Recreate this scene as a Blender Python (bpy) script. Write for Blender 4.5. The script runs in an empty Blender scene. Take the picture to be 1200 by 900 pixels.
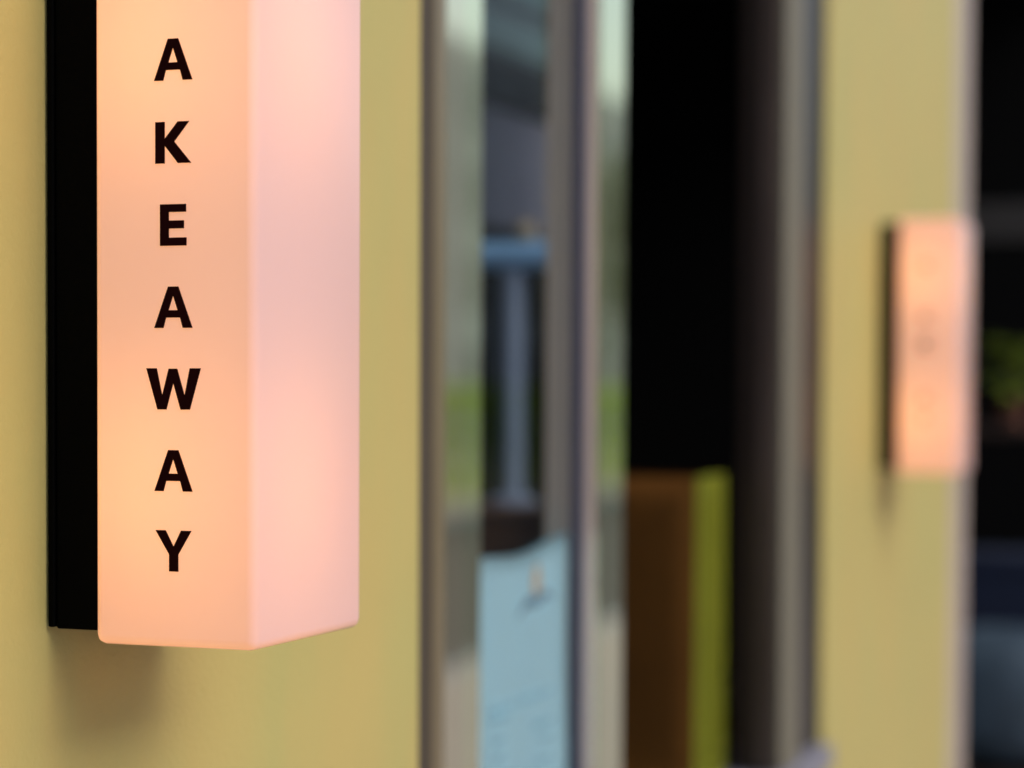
import bpy, bmesh, math, random
from mathutils import Vector, Matrix
random.seed(7)
scene = bpy.context.scene
R = math.radians

# ------------------------------------------------------------------ camera
EYE = 1.55
cam_data = bpy.data.cameras.new('camera')
cam = bpy.data.objects.new('camera', cam_data)
scene.collection.objects.link(cam)
cam.location = (0, 0, EYE)
PITCH = 2.0
ROLL = 0.25
cam.rotation_euler = (Matrix.Rotation(R(20.32), 3, 'Z') @ Matrix.Rotation(R(90 - PITCH), 3, 'X') @ Matrix.Rotation(R(ROLL), 3, 'Z')).to_euler()
cam_data.sensor_width = 36
cam_data.lens = 81.0
cam_data.shift_y = (5 + 2700 * math.tan(R(PITCH))) / 1200
cam_data.clip_start = 0.05
cam_data.clip_end = 400
cam_data.dof.use_dof = True
cam_data.dof.focus_distance = 1.37
cam_data.dof.aperture_fstop = 3.5
scene.camera = cam

# ------------------------------------------------------------------ sky + sun (soft overcast light from the street)
SUN_EL, SUN_AZ = 36, -3          # azimuth measured from +X towards +Y
world = bpy.data.worlds.new('World')
scene.world = world
world.use_nodes = True
wn = world.node_tree.nodes
wn.clear()
sky = wn.new('ShaderNodeTexSky')
sky.sky_type = 'NISHITA'
sky.sun_disc = False
sky.sun_elevation = R(SUN_EL)
sky.sun_rotation = R(90 - SUN_AZ)
sky.dust_density = 3.0
sky.air_density = 1.0
bg = wn.new('ShaderNodeBackground')
bg.inputs['Strength'].default_value = 0.15
wo = wn.new('ShaderNodeOutputWorld')
world.node_tree.links.new(sky.outputs[0], bg.inputs[0])
world.node_tree.links.new(bg.outputs[0], wo.inputs[0])

sun_data = bpy.data.lights.new('sun', 'SUN')
sun_data.energy = 0.72
sun_data.angle = R(50)
sun_data.color = (1.0, 0.93, 0.82)
sun = bpy.data.objects.new('sun', sun_data)
scene.collection.objects.link(sun)
sd = Vector((math.cos(R(SUN_EL)) * math.cos(R(SUN_AZ)), math.cos(R(SUN_EL)) * math.sin(R(SUN_AZ)), math.sin(R(SUN_EL))))
sun.rotation_euler = sd.to_track_quat('Z', 'Y').to_euler()
sun.location = sd * 30

vs = scene.view_settings
vs.view_transform = 'Standard'
vs.look = 'None'
vs.exposure = 0.47
vs.gamma = 1.0
vs.use_curve_mapping = False
scene.cycles.max_bounces = 7
scene.cycles.use_denoising = True

# ------------------------------------------------------------------ helpers
COL = scene.collection


def link(o, parent=None):
    COL.objects.link(o)
    if parent is not None:
        o.parent = parent
    return o


def tag(o, label=None, cat=None, group=None, kind=None):
    if label: o['label'] = label
    if cat: o['category'] = cat
    if group: o['group'] = group
    if kind: o['kind'] = kind
    return o


def empty(name, loc=(0, 0, 0)):
    o = bpy.data.objects.new(name, None)
    o.empty_display_size = 0.1
    o.location = loc
    return link(o)


def mesh_obj(name, bm, mat, parent=None, smooth=False, off=None):
    me = bpy.data.meshes.new(name)
    if off is not None:
        bmesh.ops.translate(bm, verts=bm.verts, vec=-Vector(off))
    bmesh.ops.recalc_face_normals(bm, faces=bm.faces)
    bm.to_mesh(me)
    bm.free()
    if smooth:
        for p in me.polygons: p.use_smooth = True
    me.materials.append(mat)
    o = bpy.data.objects.new(name, me)
    return link(o, parent)


def base_of(parent):
    return Vector(parent.location) if parent is not None and parent.parent is None else (
        Vector(parent.location) + base_of(parent.parent) if parent is not None else Vector((0, 0, 0)))


def bm_box(bm, x0, x1, y0, y1, z0, z1, bevel=0.0, seg=3):
    vs_ = [bm.verts.new((x, y, z)) for x in (x0, x1) for y in (y0, y1) for z in (z0, z1)]
    fs = []
    for idx in ((0, 1, 3, 2), (4, 6, 7, 5), (0, 4, 5, 1), (2, 3, 7, 6), (0, 2, 6, 4), (1, 5, 7, 3)):
        fs.append(bm.faces.new([vs_[i] for i in idx]))
    if bevel > 0:
        es = list({e for f in fs for e in f.edges})
        bmesh.ops.bevel(bm, geom=es, offset=bevel, segments=seg, profile=0.5, affect='EDGES')
    return bm


def box(name, x0, x1, y0, y1, z0, z1, mat, parent=None, bevel=0.0, seg=3):
    """world coordinates; parent's location is taken off"""
    bm = bmesh.new()
    bm_box(bm, x0, x1, y0, y1, z0, z1, bevel, seg)
    return mesh_obj(name, bm, mat, parent, smooth=False, off=base_of(parent) if parent else None)


def smooth_by_angle(o, deg=40):
    me = o.data
    for p in me.polygons: p.use_smooth = True
    me.set_sharp_from_angle(angle=R(deg))
    return o


# ------------------------------------------------------------------ materials
def new_mat(name):
    m = bpy.data.materials.new(name)
    m.use_nodes = True
    return m, m.node_tree.nodes, m.node_tree.links


def pmat(name, col, rough=0.6, metal=0.0, var=0.0, scale=6.0, bump=0.0, bscale=60.0, stretch=(1, 1, 1), spec=0.5, coat=0.0):
    m, n, l = new_mat(name)
    b = n['Principled BSDF']
    b.inputs['Base Color'].default_value = (*col, 1)
    b.inputs['Roughness'].default_value = rough
    b.inputs['Metallic'].default_value = metal
    b.inputs['Specular IOR Level'].default_value = spec
    b.inputs['Coat Weight'].default_value = coat
    tc = n.new('ShaderNodeTexCoord')
    mp = n.new('ShaderNodeMapping')
    mp.inputs['Scale'].default_value = stretch
    l.new(tc.outputs['Object'], mp.inputs['Vector'])
    if var > 0:
        t = n.new('ShaderNodeTexNoise')
        t.inputs['Scale'].default_value = scale
        t.inputs['Detail'].default_value = 5
        l.new(mp.outputs[0], t.inputs['Vector'])
        r = n.new('ShaderNodeMixRGB')
        r.inputs[1].default_value = (*[c * (1 - var) for c in col], 1)
        r.inputs[2].default_value = (*[min(1, c * (1 + var)) for c in col], 1)
        l.new(t.outputs['Fac'], r.inputs[0])
        l.new(r.outputs[0], b.inputs['Base Color'])
        rr = n.new('ShaderNodeMapRange')
        rr.inputs['To Min'].default_value = max(0.02, rough * (1 - var))
        rr.inputs['To Max'].default_value = min(1, rough * (1 + var))
        l.new(t.outputs['Fac'], rr.inputs['Value'])
        l.new(rr.outputs[0], b.inputs['Roughness'])
    if bump > 0:
        t2 = n.new('ShaderNodeTexNoise')
        t2.inputs['Scale'].default_value = bscale
        t2.inputs['Detail'].default_value = 4
        l.new(mp.outputs[0], t2.inputs['Vector'])
        bp = n.new('ShaderNodeBump')
        bp.inputs['Strength'].default_value = bump
        bp.inputs['Distance'].default_value = 0.002
        l.new(t2.outputs['Fac'], bp.inputs['Height'])
        l.new(bp.outputs[0], b.inputs['Normal'])
    return m


M = {}
M['wall'] = pmat('mustard_paint', (0.50, 0.43, 0.16), 0.55, var=0.06, scale=5, bump=0.32, bscale=220, spec=0.3)
_n = M['wall'].node_tree.nodes; _l = M['wall'].node_tree.links
_b = _n['Principled BSDF']; _prev = _b.inputs['Base Color'].links[0].from_socket
_tc = _n.new('ShaderNodeTexCoord'); _mp = _n.new('ShaderNodeMapping'); _mp.inputs['Scale'].default_value = (1, 1, 0.35); _l.new(_tc.outputs['Object'], _mp.inputs['Vector'])
_t = _n.new('ShaderNodeTexNoise'); _t.inputs['Scale'].default_value = 9; _t.inputs['Detail'].default_value = 6; _l.new(_mp.outputs[0], _t.inputs['Vector'])
_r = _n.new('ShaderNodeMixRGB'); _r.blend_type = 'MULTIPLY'; _r.inputs[0].default_value = 1.0
_c = _n.new('ShaderNodeMixRGB'); _c.inputs[1].default_value = (1.05, 0.985, 0.94, 1); _c.inputs[2].default_value = (0.95, 1.0, 0.97, 1)
_k = _n.new('ShaderNodeMapRange'); _k.inputs['From Min'].default_value = 0.35; _k.inputs['From Max'].default_value = 0.65
_l.new(_t.outputs['Fac'], _k.inputs['Value']); _l.new(_k.outputs[0], _c.inputs[0]); _l.new(_prev, _r.inputs[1]); _l.new(_c.outputs[0], _r.inputs[2]); _l.new(_r.outputs[0], _b.inputs['Base Color'])
M['black'] = pmat('black_powder_coat', (0.0006, 0.0006, 0.0006), 0.6, bump=0.1, bscale=900, spec=0.03)
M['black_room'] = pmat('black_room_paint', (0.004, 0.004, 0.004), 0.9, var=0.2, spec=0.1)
M['ink'] = pmat('letter_vinyl', (0.012, 0.001, 0.002), 0.6, spec=0.03)
M['steel'] = pmat('brushed_steel', (0.88, 0.80, 0.54), 0.05, metal=0.93, var=0.10, scale=30, stretch=(1, 1, 0.02))
M['steel_dark'] = pmat('bronze_steel', (0.40, 0.36, 0.33), 0.55, metal=1.0, var=0.15, scale=30, stretch=(1, 1, 0.02))
M['steel_green'] = pmat('polished_steel', (0.90, 0.88, 0.56), 0.05, metal=0.95, var=0.06, scale=30, stretch=(1, 1, 0.02))
M['trim'] = pmat('beige_trim', (0.46, 0.38, 0.33), 0.5)
M['tan_strip'] = pmat('tan_brown_strip', (0.24, 0.19, 0.11), 0.35, metal=0.3)
M['greige'] = pmat('greige_paint', (0.165, 0.152, 0.11), 0.6)
M['mauve'] = pmat('mauve_brown_paint', (0.065, 0.045, 0.036), 0.5, var=0.5, scale=3)
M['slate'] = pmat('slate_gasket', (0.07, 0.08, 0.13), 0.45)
M['satin'] = pmat('satin_steel', (0.78, 0.64, 0.57), 0.22, metal=0.12, var=0.08, scale=30, stretch=(1, 1, 0.02))
M['bronze'] = pmat('dark_bronze', (0.03, 0.02, 0.015), 0.4, metal=0.3)
M['rubber'] = pmat('black_seal', (0.06, 0.045, 0.03), 0.7)
M['paper'] = pmat('pale_blue_paper', (0.50, 0.83, 0.98), 0.7, var=0.04, scale=14, spec=0.2)
M['print_blue'] = pmat('print_blue_grey', (0.20, 0.42, 0.54), 0.7)
M['print_navy'] = pmat('print_navy', (0.10, 0.2, 0.28), 0.7)
M['print_tan'] = pmat('print_tan', (0.40, 0.32, 0.22), 0.7)
M['kraft'] = pmat('brown_kraft_paper', (0.20, 0.085, 0.016), 0.8, var=0.25, scale=8, bump=0.3, bscale=30, spec=0.2)
M['lime'] = pmat('lime_paper', (0.24, 0.26, 0.018), 0.7, var=0.15, scale=8, spec=0.2)  # lit side of the bag: light bounced off the wall, put into the colour
M['tap_blue'] = pmat('pale_blue_enamel', (0.22, 0.28, 0.42), 0.35, var=0.1)
M['bar_blue'] = pmat('bright_blue_enamel', (0.28, 0.55, 1.0), 0.35, var=0.1)
M['wood'] = pmat('brown_wood', (0.14, 0.07, 0.035), 0.55, var=0.35, scale=10, stretch=(1, 6, 6))
M['panel_grey'] = pmat('mauve_grey_panel', (0.62, 0.58, 0.72), 0.6, var=0.1)
M['beam_brown'] = pmat('dark_brown_beam', (0.03, 0.014, 0.008), 0.6, var=0.3)
M['beam_teal'] = pmat('teal_beam', (0.42, 0.76, 0.66), 0.5, var=0.15)
M['sill_stone'] = pmat('lilac_stone', (0.22, 0.22, 0.27), 0.5, var=0.1, scale=40)
M['stone'] = pmat('grey_stone', (0.42, 0.42, 0.46), 0.5, var=0.1, scale=40)
M['leaf'] = pmat('hedge_leaf', (0.22, 0.36, 0.03), 0.55, var=0.35, scale=3)
_n = M['leaf'].node_tree.nodes; _l = M['leaf'].node_tree.links
_t = _n.new('ShaderNodeBsdfTranslucent'); _t.inputs['Color'].default_value = (0.50, 0.70, 0.04, 1)
_a = _n.new('ShaderNodeMixShader'); _a.inputs[0].default_value = 0.5
_l.new(_n['Principled BSDF'].outputs[0], _a.inputs[1]); _l.new(_t.outputs[0], _a.inputs[2]); _l.new(_a.outputs[0], _n['Material Output'].inputs['Surface'])
M['leaf_dark'] = pmat('tree_leaf', (0.06, 0.12, 0.03), 0.55, var=0.4, scale=2)
M['bark'] = pmat('bark', (0.10, 0.07, 0.05), 0.9, var=0.3, bump=0.6)
M['pavement'] = pmat('pavement_slab', (0.46, 0.40, 0.38), 0.8, var=0.12, scale=3, bump=0.2)
M['asphalt'] = pmat('asphalt', (0.055, 0.053, 0.055), 0.85, var=0.2, scale=20, bump=0.4)
M['facade'] = pmat('grey_render', (0.78, 0.72, 0.62), 0.8, var=0.1, scale=2)
M['navy'] = pmat('navy_cloth', (0.008, 0.016, 0.045), 0.8, var=0.2)
M['slate_blue'] = pmat('slate_blue_cloth', (0.05, 0.08, 0.11), 0.8, var=0.9, scale=9)
M['grey_rail'] = pmat('grey_rail', (0.045, 0.04, 0.036), 0.5)
M['terracotta'] = pmat('terracotta', (0.20, 0.08, 0.05), 0.8, var=0.2)
M['dark_glass'] = pmat('dark_window', (0.03, 0.035, 0.04), 0.1)

# window glass: clear, mirror-like only where a real pane would be
m, n, l = new_mat('window_glass')
n.clear()
o_ = n.new('ShaderNodeOutputMaterial')
mx = n.new('ShaderNodeMixShader')
fr = n.new('ShaderNodeFresnel'); fr.inputs['IOR'].default_value = 1.22
tr = n.new('ShaderNodeBsdfTransparent'); tr.inputs['Color'].default_value = (0.93, 0.96, 0.95, 1)
gl = n.new('ShaderNodeBsdfGlossy'); gl.inputs['Roughness'].default_value = 0.02
ge = n.new('ShaderNodeNewGeometry')
mm = n.new('ShaderNodeMath'); mm.operation = 'SUBTRACT'; mm.inputs[0].default_value = 1.0
m2 = n.new('ShaderNodeMath'); m2.operation = 'MULTIPLY'
l.new(ge.outputs['Backfacing'], mm.inputs[1]); l.new(mm.outputs[0], m2.inputs[0]); l.new(fr.outputs[0], m2.inputs[1])
l.new(m2.outputs[0], mx.inputs[0]); l.new(tr.outputs[0], mx.inputs[1]); l.new(gl.outputs[0], mx.inputs[2])
l.new(mx.outputs[0], o_.inputs['Surface'])
M['glass'] = m

# opal lantern glass: scatters the bulbs behind it, glows evenly and takes daylight on its skin
EMIT_SHADE = 0.285
EMIT_BULB = 3.1
m, n, l = new_mat('opal_glass')
n.clear()
o_ = n.new('ShaderNodeOutputMaterial')
df = n.new('ShaderNodeBsdfDiffuse'); df.inputs['Color'].default_value = (0.19, 0.28, 0.43, 1)
tl = n.new('ShaderNodeBsdfTranslucent'); tl.inputs['Color'].default_value = (0.62, 0.50, 0.42, 1)
a1 = n.new('ShaderNodeAddShader')
em = n.new('ShaderNodeEmission'); em.inputs['Color'].default_value = (1.0, 0.36, 0.09, 1); em.inputs['Strength'].default_value = EMIT_SHADE
a2 = n.new('ShaderNodeAddShader')
gs = n.new('ShaderNodeBsdfGlossy'); gs.inputs['Roughness'].default_value = 0.22
fr = n.new('ShaderNodeFresnel'); fr.inputs['IOR'].default_value = 1.40
mx = n.new('ShaderNodeMixShader')
l.new(df.outputs[0], a1.inputs[0]); l.new(tl.outputs[0], a1.inputs[1])
l.new(a1.outputs[0], a2.inputs[0]); l.new(em.outputs[0], a2.inputs[1])
l.new(fr.outputs[0], mx.inputs[0]); l.new(a2.outputs[0], mx.inputs[1]); l.new(gs.outputs[0], mx.inputs[2])
l.new(mx.outputs[0], o_.inputs['Surface'])
M['opal'] = m
m, n, l = new_mat('bulb_glow')
n.clear()
o_ = n.new('ShaderNodeOutputMaterial')
em = n.new('ShaderNodeEmission'); em.inputs['Color'].default_value = (1.0, 0.45, 0.14, 1); em.inputs['Strength'].default_value = EMIT_BULB
l.new(em.outputs[0], o_.inputs['Surface'])
M['bulb'] = m

# ------------------------------------------------------------------ ground
def sheet(name, x0, x1, y0, y1, z, mat):
    bm = bmesh.new()
    bm.faces.new([bm.verts.new(p) for p in ((x0, y0, z), (x1, y0, z), (x1, y1, z), (x0, y1, z))])
    return tag(mesh_obj(name, bm, mat), kind='structure')

sheet('ground', -150, 150, -150, 150, -0.13, M['asphalt'])
road = sheet('road', 3.2, 9.0, -150, 150, -0.125, M['asphalt'])
tag(box('pavement', -0.80, 3.0, -30, 60, -0.12, 0.0, M['pavement']), kind='structure')
tag(box('kerb', 3.004, 3.18, -30, 60, -0.12, 0.004, M['stone'], bevel=0.01), kind='structure')
tag(box('far_pavement', 9.2, 29.9, -30, 110, -0.12, 0.0, M['pavement']), kind='structure')
tag(box('far_kerb', 9.02, 9.196, -30, 60, -0.12, 0.004, M['stone'], bevel=0.01), kind='structure')

# ------------------------------------------------------------------ shop front
WX = -0.744      # face of the near wall
PX = -0.815      # face of the far pillar
TOP = 2.55       # underside of the lintel
SILL = 0.980
shop = tag(empty('shop_front', (-0.9, 2.0, 0)), 'mustard yellow painted shop front with steel framed serving hatch and dark interior', 'shop front')

box('wall', -0.93, WX, -4.0, 1.788, 0.0, 4.2, M['wall'], shop, bevel=0.004)
box('pillar', -0.93, PX, 3.649, 4.870, 0.0, TOP, M['wall'], shop, bevel=0.004)
box('lintel', -0.93, PX + 0.01, 1.791, 5.0, TOP + 0.003, 4.2, M['wall'], shop)
box('stall_riser', -0.93, PX, 1.791, 3.646, 0.0, SILL - 0.045, M['wall'], shop)
box('sill', -1.0, -0.795, 1.791, 3.646, SILL - 0.04, SILL, M['sill_stone'], shop, bevel=0.004)

# steel posts of the hatch
pa = box('post', -0.86, -0.800, 1.791, 2.030, SILL + 0.002, TOP, M['steel'], shop, bevel=0.003)
box('edge_strip', -0.8005, -0.7965, 1.946, 1.974, SILL + 0.003, TOP, M['tan_strip'], pa, bevel=0.001)  # tan reflection streak on the post, coloured in as a strip
box('seal', -0.803, -0.797, 1.905, 1.942, SILL + 0.002, TOP, M['rubber'], pa)
box('glazing_bead', -0.868, -0.818, 2.033, 2.126, SILL + 0.002, TOP, M['steel_green'], shop, bevel=0.006)
box('seal', -0.822, -0.8165, 2.031, 2.0385, SILL + 0.002, TOP, M['rubber'], pa)
pb = box('post', -0.866, -0.808, 2.447, 2.542, SILL + 0.002, TOP, M['satin'], shop, bevel=0.002)
box('cover_strip', -0.8076, -0.804, 2.448, 2.541, SILL + 0.003, TOP, M['steel_green'], pb, bevel=0.001)
box('gasket', -0.8345, -0.820, 2.4435, 2.4485, SILL + 0.003, TOP, M['slate'], pb, bevel=0.001)  # reflection of the menu sheet in the post, coloured in as a strip
box('glass_pane', -0.843, -0.838, 2.1265, 2.4465, SILL + 0.002, TOP, M['glass'], shop)
pc = box('post', -0.871, -0.812, 3.311, 3.470, SILL + 0.002, TOP, M['bronze'], shop, bevel=0.004)
box('cover_strip', -0.8115, -0.802, 3.318, 3.432, SILL + 0.003, TOP, M['greige'], pc, bevel=0.002)
box('edge_trim', -0.838, -0.8125, 3.3065, 3.3105, SILL + 0.003, TOP, M['mauve'], pc, bevel=0.001)
box('seal', -0.880, -0.822, 3.473, 3.646, SILL + 0.002, TOP, M['bronze'], pc)
# corner trim on the far side of the pillar
box('upper_wall', -0.93, PX + 0.01, 5.003, 8.4, 3.4, 4.2, M['black_room'], shop)
box('corner_trim', -0.93, -0.82, 4.873, 5.08, 0.0, TOP, M['trim'], shop, bevel=0.003)
# rooms behind: their unlit darkness is put into the black colour
box('interior_wall', -3.6, -3.5, 1.2, 8.4, 0.0, 3.0, M['black_room'], shop)
box('interior_wall', -3.5, -0.935, 1.1, 1.2, 0.0, 3.0, M['black_room'], shop)
box('interior_wall', -3.5, -0.60, 8.4, 8.5, 0.0, 4.2, M['black_room'], shop)
box('interior_ceiling', -3.5, -0.935, 1.2, 8.4, 3.0, 3.1, M['black_room'], shop)
box('interior_floor', -3.5, -0.935, 1.2, 8.4, 0.0, 0.03, M['black_room'], shop)
# bands and panel modelled in place of reflections in the pane
ZC = EYE
box('back_panel', -1.78, -1.70, 4.1, 5.05, ZC + 0.34, ZC + 0.585, M['panel_grey'], shop)
box('beam', -1.80, -1.68, 4.1, 5.05, ZC + 0.588, ZC + 0.69, M['beam_brown'], shop)
box('beam', -1.80, -1.66, 4.1, 5.05, ZC + 0.693, ZC + 0.765, M['beam_teal'], shop)
box('beam', -1.80, -1.68, 4.1, 5.05, ZC + 0.768, ZC + 0.80, M['beam_brown'], shop)
box('beam', -1.80, -1.66, 4.1, 5.05, ZC + 0.803, ZC + 0.90, M['beam_teal'], shop)

counter = tag(box('counter', -1.55, -1.003, 2.15, 4.4, 0.90, SILL, M['beam_brown'], bevel=0.004),
              'dark wooden serving counter just inside the hatch sill', 'counter')
cl_ = box('counter_front', -1.50, -1.05, 2.2, 4.35, 0.031, 0.897, M['beam_brown'], counter)

# ------------------------------------------------------------------ lanterns
# letter outlines, cap height 1
def norm(pts, x0, yb, h):
    return [((x - x0) / h, (yb - y) / h) for x, y in pts]

GLYPH = {
 'A': (0.92, [[(0, 0), (.22, 0), (.285, .25), (.625, .25), (.69, 0), (.92, 0), (.58, 1), (.335, 1)], [(.345, .43), (.565, .43), (.455, .79)]]),
 'E': (0.635, [[(0, 0), (.635, 0), (.635, .196), (.21, .196), (.21, .413), (.575, .413), (.575, .607), (.21, .607), (.21, .81), (.625, .81), (.625, 1), (0, 1)]]),
 'K': (0.86, [[(0, 0), (.225, 0), (.225, .43), (.545, 0), (.86, 0), (.455, .52), (.815, 1), (.54, 1), (.225, .59), (.225, 1), (0, 1)]]),
 'W': (1.305, [norm([(97, 143), (230, 143), (300, 497), (385, 148), (493, 148), (588, 497), (655, 143), (795, 143), (655, 675), (537, 675), (443, 330), (355, 675), (240, 675)], 97, 675, 532)]),
 'Y': (0.865, [norm([(220, 148), (350, 148), (452, 360), (550, 148), (683, 148), (513, 460), (513, 682), (395, 682), (395, 460)], 220, 682, 534)]),
 'T': (0.74, [[(.265, 0), (.475, 0), (.475, .81), (.74, .81), (.74, 1), (0, 1), (0, .81), (.265, .81)]]),
}


def glyph_mesh(ch, h):
    """flat letter in the XZ plane facing -Y, centred on its width, baseline at z=0, 0.6 mm thick"""
    w, loops = GLYPH[ch]
    cu = bpy.data.curves.new('letter', 'CURVE')
    cu.dimensions = '2D'
    cu.fill_mode = 'BOTH'
    cu.extrude = 0.0003
    for lp in loops:
        s = cu.splines.new('POLY')
        s.points.add(len(lp) - 1)
        for p, (x, y) in zip(s.points, lp):
            p.co = ((x - w / 2) * h * 1.13, y * h, 0, 1)
        s.use_cyclic_u = True
    tmp = bpy.data.objects.new('letter_tmp', cu)
    me = bpy.data.meshes.new_from_object(tmp)
    bpy.data.objects.remove(tmp)
    bpy.data.curves.remove(cu)
    me.transform(Matrix.Rotation(R(90), 4, 'X'))
    me.materials.clear()
    me.materials.append(M['ink'])
    return me


LZ0, LZ1 = EYE - 0.1540, EYE + 0.2966
LH = LZ1 - LZ0
LX0, LX1 = 0.0335, 0.1412      # opal box, measured out from the wall face
LW = 0.152


def lantern(wall_x, y0, z0, letters, label):
    root = empty('wall_lantern', (wall_x, y0, z0))
    tag(root, label, 'lantern', 'lit wall lanterns on the shop front')
    X, Y, Z = wall_x, y0, z0
    # black mounting
    box('back_plate', X + 0.0015, X + 0.006, Y + 0.001, Y + LW - 0.001, Z + 0.0090, Z + LH - 0.0075, M['black'], root, bevel=0.001)
    hs = box('housing', X + 0.0062, X + LX0 + 0.003, Y + 0.0025, Y + LW - 0.0025, Z + 0.0080, Z + LH - 0.0065, M['black'], root, bevel=0.0015)
    # opal box
    bm = bmesh.new()
    bm_box(bm, X + LX0, X + LX1, Y, Y + LW, Z, Z + LH, 0.0065, 6)
    sh = mesh_obj('glass_shade', bm, M['opal'], root, off=root.location)
    smooth_by_angle(sh, 60)
    # two lamps on the axis
    for k in (-1, 1):
        bm = bmesh.new()
        bmesh.ops.create_uvsphere(bm, u_segments=20, v_segments=12, radius=0.020)
        for v in bm.verts: v.co.z *= 3.6
        b = mesh_obj('bulb', bm, M['bulb'], root, smooth=True)
        b.location = (LX0 + 0.027, LW / 2 - 0.012, LH / 2 + k * LH * 0.285)
    xc = (LX0 + LX1) / 2 + 0.0003
    for ch, zb, h in letters:
        if ch in GLYPH:
            o = bpy.data.objects.new('letter', glyph_mesh(ch, h))
            o.location = (xc, -0.0004, zb)
            link(o, root)
    return root


PXM = 1.3529 / 2700                       # metres per photo pixel on the text face
bases = [('T', 0), ('A', 96.5), ('K', 192.8), ('E', 288.8), ('A', 384.8), ('W', 480.3), ('A', 576.2), ('Y', 670.5)]
lets = [(c, (455 - v) * PXM + EYE - LZ0 - 0.0007, 48.4 * PXM) for c, v in bases]
near = lantern(WX, 1.200, LZ0, lets, 'large glowing opal wall lantern lettered in black capitals, nearest, on mustard wall')

# the far lantern carries five short blurred marks instead of readable letters
far = lantern(PX, 4.080, LZ0 + 0.006, [], 'small out of focus glowing lantern with faint marks on the far pillar')
M['ink_pale'] = pmat('faded_letter_vinyl', (0.26, 0.12, 0.07), 0.6)
m_strokes = [(310, 10, 9), (372, 12, 10), (404, 12, 13), (468, 10, 9), (492, 8, 8)]
for v, wpx, hpx in m_strokes:
    px = 4.0 / 2700
    zc = (455 - v) * px + EYE - LZ0 - 0.001
    bm = bmesh.new()
    w2, h2 = wpx * px / 2, hpx * px / 2
    for dz in (-1, 1):
        bm_box(bm, -w2, w2, -0.0004, 0.0, dz * h2 * 0.7 - h2 * 0.3, dz * h2 * 0.7 + h2 * 0.3)
    bm_box(bm, -w2, -w2 * 0.4, -0.0008, -0.00041, -h2, h2)
    mk = mesh_obj('letter', bm, M['ink'] if v == 404 else M['ink_pale'], far)
    mk.location = ((LX0 + LX1) / 2 - 0.004, -0.0003, zc)

# ------------------------------------------------------------------ menu sheet on the glass
PY0, PY1, PZ0, PZ1 = 2.140, 2.432, SILL + 0.004, EYE - 0.166
menu = empty('menu_sheet', (-0.836, PY0, PZ0))
tag(menu, 'pale blue printed menu sheet taped upright to the window pane', 'menu')
def paper_x(s, t):   # distance proud of the glass
    curl = 0.014 * max(0, s - 0.72) ** 2 / 0.0784 * max(0, 0.62 - t) ** 1.3
    return 0.0015 + curl + 0.0015 * math.sin(5 * s + 2 * t) ** 2
def paper_pt(s, t, lift=0.0):
    y = (PY1 - PY0) * s - 0.030 * max(0, s - 0.6) * max(0, 0.45 - t) ** 1.2 * 4
    zt = (PZ1 - PZ0) * t + (0.010 * (s - 0.5) - 0.008 * math.sin(math.pi * min(1, s * 1.1)) ** 2) * max(0, t - 0.6) / 0.4
    return Vector((paper_x(s, t) + lift, y, zt))
bm = bmesh.new()
NS, NT = 16, 18
grid = [[bm.verts.new(paper_pt(i / NS, j / NT)) for i in range(NS + 1)] for j in range(NT + 1)]
for j in range(NT):
    for i in range(NS):
        bm.faces.new((grid[j][i], grid[j][i + 1], grid[j + 1][i + 1], grid[j + 1][i]))
geo = bmesh.ops.solidify(bm, geom=list(bm.faces), thickness=0.0004)
mesh_obj('paper', bm, M['paper'], menu, smooth=True)
def print_patch(name, s0, s1, t0, t1, mat, skew=0.0):
    bm = bmesh.new()
    K = 6
    rows = []
    for t in (t0, t1):
        rows.append([bm.verts.new(paper_pt(s0 + (s1 - s0) * k / K, t + skew * k / K, 0.0012)) for k in range(K + 1)])
    for k in range(K):
        bm.faces.new((rows[0][k], rows[0][k + 1], rows[1][k + 1], rows[1][k]))
    return mesh_obj(name, bm, mat, menu)
# emblem: tan flame above a dark winged bar
bm = bmesh.new()
pts = [(0.60, .87), (.66, .87), (.68, .905), (.655, .945), (.635, .96), (.61, .94), (.585, .905)]
f = bm.faces.new([bm.verts.new(paper_pt(s, t, 0.0012)) for s, t in pts])
mesh_obj('emblem', bm, M['print_tan'], menu)
bm = bmesh.new()
pts = [(.42, .815), (.52, .845), (.63, .835), (.74, .85), (.84, .83), (.76, .868), (.63, .872), (.52, .868)]
bm.faces.new([bm.verts.new(paper_pt(s, t, 0.0012)) for s, t in pts])
mesh_obj('emblem', bm, M['print_navy'], menu)
for t, spans in ((.58, [(.16, .42), (.46, .80)]), (.555, [(.16, .34)]), (.50, [(.18, .30), (.60, .82)]), (.455, [(.20, .30), (.68, .80)]),
                 (.40, [(.20, .36), (.66, .8)]), (.35, [(.2, .44)]), (.30, [(.2, .36), (.68, .78)]), (.25, [(.22, .42)]), (.2, [(.2, .4)])):
    for s0, s1 in spans:
        print_patch('text_line', s0, s1, t, t + .016, M['print_blue'])

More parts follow.
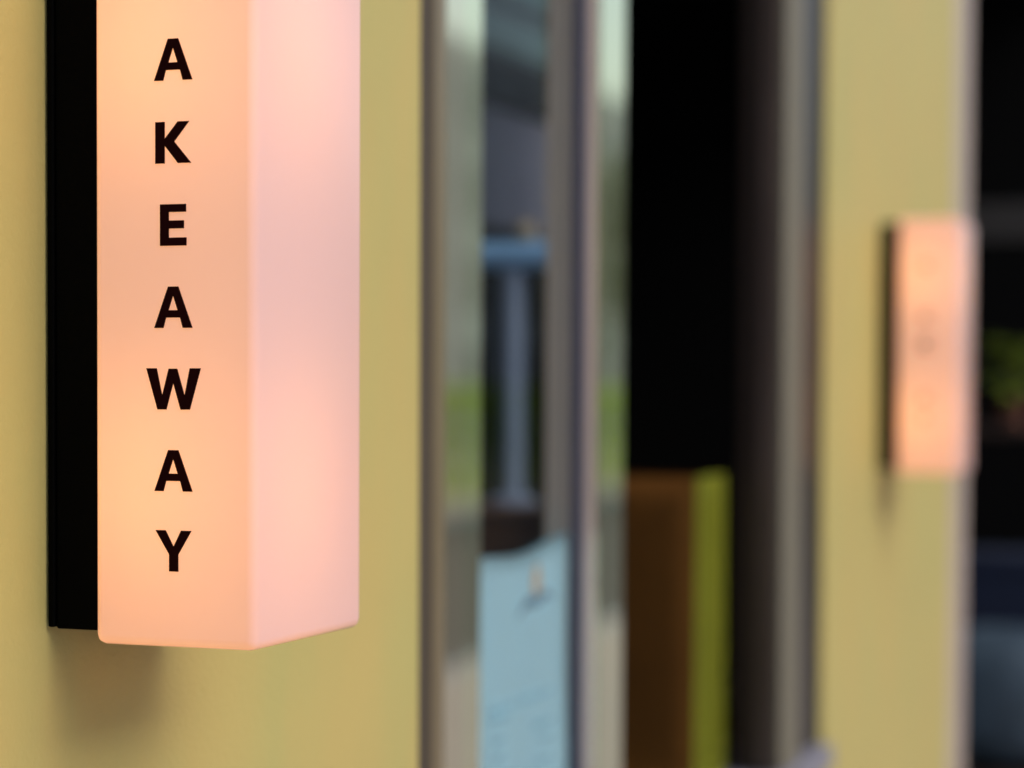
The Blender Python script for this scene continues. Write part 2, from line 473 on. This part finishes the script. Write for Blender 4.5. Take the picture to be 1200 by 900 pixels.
# ------------------------------------------------------------------ brown carrier bag on the counter
bag = empty('carrier_bag', (-0.98, 3.176, SILL))
tag(bag, 'tall brown paper carrier bag with lime green side standing in the dark hatch', 'bag')
BX0, BX1, BY0, BY1, BH = -0.115, 0.103, -0.07, 0.09, 0.447
def bag_panel(name, pts, mat, nx=6, nz=10, amp=0.004, nrm=(0, 1, 0), seed=0):
    rnd = random.Random(seed)
    bm = bmesh.new()
    a, b, c, d = [Vector(p) for p in pts]     # a-b bottom, d-c top
    rows = []
    for j in range(nz + 1):
        t = j / nz
        row = []
        for i in range(nx + 1):
            s = i / nx
            p = a.lerp(b, s).lerp(d.lerp(c, s), t)
            k = math.sin(math.pi * s) * (0.4 + 0.6 * t)
            p += Vector(nrm) * (amp * k * (math.sin(5 * t + seed) + 0.6 * rnd.uniform(-1, 1)))
            row.append(bm.verts.new(p))
        rows.append(row)
    for j in range(nz):
        for i in range(nx):
            bm.faces.new((rows[j][i], rows[j][i + 1], rows[j + 1][i + 1], rows[j + 1][i]))
    bmesh.ops.solidify(bm, geom=list(bm.faces), thickness=0.0006)
    return mesh_obj(name, bm, mat, bag, smooth=True)
bag_panel('front_panel', [(BX0, BY0, 0.001), (BX1, BY0, 0.001), (BX1, BY0 + .004, BH), (BX0, BY0 + .004, BH - .002)], M['kraft'], seed=1)
bag_panel('back_panel', [(BX0, BY1, 0.001), (BX1, BY1, 0.001), (BX1, BY1 - .004, BH - .003), (BX0, BY1 - .004, BH)], M['kraft'], seed=2)
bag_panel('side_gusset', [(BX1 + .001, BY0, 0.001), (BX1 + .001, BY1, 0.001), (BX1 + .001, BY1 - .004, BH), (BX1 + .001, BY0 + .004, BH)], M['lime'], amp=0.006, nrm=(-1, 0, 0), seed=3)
bag_panel('side_gusset', [(BX0 - .001, BY0, 0.001), (BX0 - .001, BY1, 0.001), (BX0 - .001, BY1 - .004, BH), (BX0 - .001, BY0 + .004, BH)], M['kraft'], amp=0.006, nrm=(1, 0, 0), seed=4)
bm = bmesh.new()
bm_box(bm, BX0 + .002, BX1 - .002, BY0 + .002, BY1 - .002, 0.0006, 0.003)
mesh_obj('bag_base', bm, M['kraft'], bag)

# ------------------------------------------------------------------ blue T, a pane reflection modelled as a solid, on a wooden box
bx = empty('wooden_box', (-1.235, 3.30, SILL))
tag(bx, 'brown wooden box behind the window pane carrying the blue stand', 'box')
bh = 0.392
for nme, c in (('side', (-0.11, -0.098, -0.10, 0.10)), ('side', (0.098, 0.11, -0.10, 0.10)), ('end', (-0.0975, 0.0975, -0.10, -0.088)), ('end', (-0.0975, 0.0975, 0.088, 0.10))):
    for k in range(4):
        bm = bmesh.new()
        bm_box(bm, c[0], c[1], c[2], c[3], 0.001 + k * 0.095, 0.092 + k * 0.095, 0.002, 2)
        mesh_obj('board', bm, M['wood'], bx)
bm = bmesh.new(); bm_box(bm, -0.115, 0.115, -0.105, 0.105, 0.381, bh, 0.003, 2)
mesh_obj('lid', bm, M['wood'], bx)

stand = empty('tap_tower', (-1.222, 3.30, SILL + bh))
tag(stand, 'pale blue T-shaped stand seen through the window pane above the wooden box', 'stand')
def lathe(name, prof, mat, parent, axis='Z', seg=24, loc=(0, 0, 0)):
    bm = bmesh.new()
    rings = []
    for r, h in prof:
        ring = []
        for k in range(seg):
            a = 2 * math.pi * k / seg
            ring.append(bm.verts.new((r * math.cos(a), r * math.sin(a), h) if axis == 'Z' else (h, r * math.cos(a), r * math.sin(a))))
        rings.append(ring)
    for q in range(len(rings) - 1):
        for k in range(seg):
            bm.faces.new((rings[q][k], rings[q][(k + 1) % seg], rings[q + 1][(k + 1) % seg], rings[q + 1][k]))
    bm.faces.new(rings[0]); bm.faces.new(rings[-1])
    o = mesh_obj(name, bm, mat, parent, smooth=True)
    o.data.set_sharp_from_angle(angle=R(40))
    o.location = loc
    return o
lathe('base_flange', [(0.040, 0.001), (0.040, 0.008), (0.028, 0.014)], M['tap_blue'], stand)
lathe('column', [(0.018, 0.0145), (0.0175, 0.18), (0.017, 0.357)], M['tap_blue'], stand)
lathe('crossbar', [(0.015, -0.086), (0.022, -0.08), (0.022, 0.08), (0.015, 0.086)], M['bar_blue'], stand, axis='X', loc=(0, 0, 0.380))
lathe('tap_knob', [(0.010, 0.0), (0.016, 0.008), (0.017, 0.02), (0.008, 0.03)], M['print_tan'], stand, loc=(0.02, 0, 0.4015))

# ------------------------------------------------------------------ dark recess right of the pillar
def cushion(bm, x0, x1, y0, y1, z0, z1, bev):
    bm_box(bm, x0, x1, y0, y1, z0, z1, bev, 5)
shelf = empty('shelf_unit', (-1.05, 6.9, 0.03))
tag(shelf, 'dark metal shelf unit with grey rail in the black recess beyond the pillar', 'shelf')
def sbox(name, x0, x1, y0, y1, z0, z1, mat, parent, bev=0.003):
    return box(name, x0, x1, y0, y1, z0, z1, mat, parent, bevel=bev)
for xx in (-1.36, -0.74):
    for yy in (6.72, 7.08):
        sbox('upright', xx, xx + 0.03, yy, yy + 0.03, 0.031, 2.2, M['black'], shelf)
for zz in (0.35, 0.66, 1.42):
    sbox('shelf_board', -1.33, -0.742, 6.715, 7.115, zz, zz + 0.025, M['beam_brown'], shelf)
sbox('rail', -1.36, -0.71, 6.68, 6.715, EYE + 0.43, EYE + 0.535, M['grey_rail'], shelf)

plant = empty('potted_plant', (-0.98, 6.90, 1.446))
tag(plant, 'small green leafy pot plant on the dark shelf at the right edge', 'plant')
lathe('pot', [(0.035, 0.001), (0.05, 0.075), (0.054, 0.078), (0.054, 0.09), (0.045, 0.09)], M['terracotta'], plant)
M['plant_leaf'] = pmat('plant_leaf', (0.14, 0.20, 0.015), 0.5, var=0.3, scale=20)
def leaf_mesh(L, W, bend):
    bm = bmesh.new()
    n_ = 4
    lft, mid, rgt = [], [], []
    for k in range(n_ + 1):
        t = k / n_
        w = W * math.sin(math.pi * min(0.98, t * 0.92 + 0.06))
        z = -bend * t * t
        lft.append(bm.verts.new((t * L, w, z + 0.15 * w)))
        mid.append(bm.verts.new((t * L, 0, z)))
        rgt.append(bm.verts.new((t * L, -w, z + 0.15 * w)))
    for k in range(n_):
        bm.faces.new((lft[k], lft[k + 1], mid[k + 1], mid[k]))
        bm.faces.new((mid[k], mid[k + 1], rgt[k + 1], rgt[k]))
    me = bpy.data.meshes.new('leaf')
    bm.to_mesh(me); bm.free()
    for p in me.polygons: p.use_smooth = True
    me.materials.append(M['plant_leaf'])
    return me
lm = [leaf_mesh(0.11, 0.028, 0.03), leaf_mesh(0.09, 0.024, 0.015)]
for k in range(34):
    o = bpy.data.objects.new('leaf', lm[k % 2])
    h = random.uniform(0.10, 0.25)
    a = k * 2.4
    o.location = (0.02 * math.cos(a), 0.02 * math.sin(a), h)
    o.rotation_euler = (random.uniform(-.3, .3), -random.uniform(-0.1, 0.9), a)
    link(o, plant)
lathe('stem', [(0.006, 0.088), (0.004, 0.26)], M['bark'], plant, seg=8)

crate = empty('navy_box', (-0.96, 6.90, 0.688))
tag(crate, 'navy blue lidded box on the dark shelf below the plant', 'box')
box('box_body', -1.14, -0.79, 6.76, 7.06, 0.689, 1.02, M['navy'], crate, bevel=0.01)
box('lid', -1.148, -0.782, 6.752, 7.068, 1.022, 1.07, M['navy'], crate, bevel=0.012)
bag2 = empty('cloth_bundle', (-0.9, 6.3, 0.03))
tag(bag2, 'slate blue cloth bundle on a low stool at the lower right edge', 'cloth')
for k in range(1):
    bm = bmesh.new()
    cushion(bm, -0.20, 0.20, -0.16, 0.16, 0.502, 0.880, 0.13)
    o = mesh_obj('folded_cloth', bm, M['slate_blue'], bag2, smooth=True)
stool = empty('low_stool', (-0.9, 6.3, 0.03))
tag(stool, 'low dark stool under the slate blue cloth bundle', 'stool')
bm = bmesh.new(); bm_box(bm, -0.22, 0.22, -0.17, 0.17, 0.46, 0.50, 0.008, 2); mesh_obj('seat', bm, M['beam_brown'], stool)
for sx in (-1, 1):
    for sy in (-1, 1):
        bm = bmesh.new(); bm_box(bm, sx * 0.19 - 0.015, sx * 0.19 + 0.015, sy * 0.14 - 0.015, sy * 0.14 + 0.015, 0.001, 0.459, 0.002, 1)
        mesh_obj('leg', bm, M['beam_brown'], stool)

# ------------------------------------------------------------------ street opposite (met only as reflections in the steel and glass)
def leaf_cloud(bm, pts, size, rnd):
    for p in pts:
        u = Vector((rnd.uniform(-1, 1), rnd.uniform(-1, 1), rnd.uniform(-1, 1))).normalized()
        w = u.orthogonal().normalized()
        v = u.cross(w)
        s = size * rnd.uniform(0.6, 1.3)
        bm.faces.new([bm.verts.new(p + w * s), bm.verts.new(p + v * s * 0.6), bm.verts.new(p - w * s), bm.verts.new(p - v * s * 0.6)])
rnd = random.Random(3)
hedge = empty('hedge', (9.8, 20, 0))
tag(hedge, 'clipped lime green hedge across the street, mirrored in the steel posts', 'hedge')
bm = bmesh.new()
pts = []
for k in range(12000):
    s = rnd.random()
    y = rnd.uniform(-12, 26)
    if s < 0.6: p = Vector((-0.35 + rnd.uniform(0, .12), y, rnd.uniform(0.1, 1.45)))
    else: p = Vector((rnd.uniform(-0.4, 0.4), y, 1.45 + rnd.uniform(-.12, .1)))
    pts.append(p)
leaf_cloud(bm, pts, 0.075, rnd)
fo = mesh_obj('foliage', bm, M['leaf'], hedge)
fo['kind'] = 'stuff'

def tree(x, y, h, r, seed, label):
    rr = random.Random(seed)
    t = empty('street_tree', (x, y, 0))
    tag(t, label, 'tree', 'street trees opposite')
    lathe('trunk', [(0.16, 0.0), (0.12, h * 0.25), (0.09, h * 0.55), (0.03, h * 0.9)], M['bark'], t, seg=10)
    bm = bmesh.new()
    cl = [(Vector((rr.uniform(-.6, .6) * r, rr.uniform(-.6, .6) * r, h * rr.uniform(.5, .95))), r * rr.uniform(.35, .6)) for _ in range(24)]
    pts = []
    for c, cr in cl:
        for _ in range(170):
            d = Vector((rr.gauss(0, 1), rr.gauss(0, 1), rr.gauss(0, 1))).normalized()
            pts.append(c + d * cr * rr.uniform(.6, 1.05))
    leaf_cloud(bm, pts, 0.13, rr)
    mesh_obj('crown', bm, M['leaf_dark'], t)
for i, (y, h, r) in enumerate(((-2, 6.0, 2.0), (9, 6.6, 2.2), (46, 6.0, 2.1))):
    tree(11.6, y, h, r, 20 + i, ['round dark green street tree opposite the lantern wall', 'taller dark green street tree opposite the serving hatch',
         'dark green street tree standing past the far end of the hedge'][i])

opp = empty('opposite_building', (30, 10, 0))
tag(opp, 'grey rendered building across the street, mirrored dimly in the steel posts', 'building')
box('wall', 30, 31, -25, 115, 0, 14.5, M['facade'], opp)
for k in range(24):
    for zz in (1.0, 4.4, 7.8, 11.2):
        y0 = -22 + k * 5.4
        w = box('window', 29.95, 29.998, y0, y0 + 1.6, zz, zz + 2.2, M['stone'], opp)
        box('pane', 29.93, 29.949, y0 + .1, y0 + 1.5, zz + .1, zz + 2.1, M['dark_glass'], w)
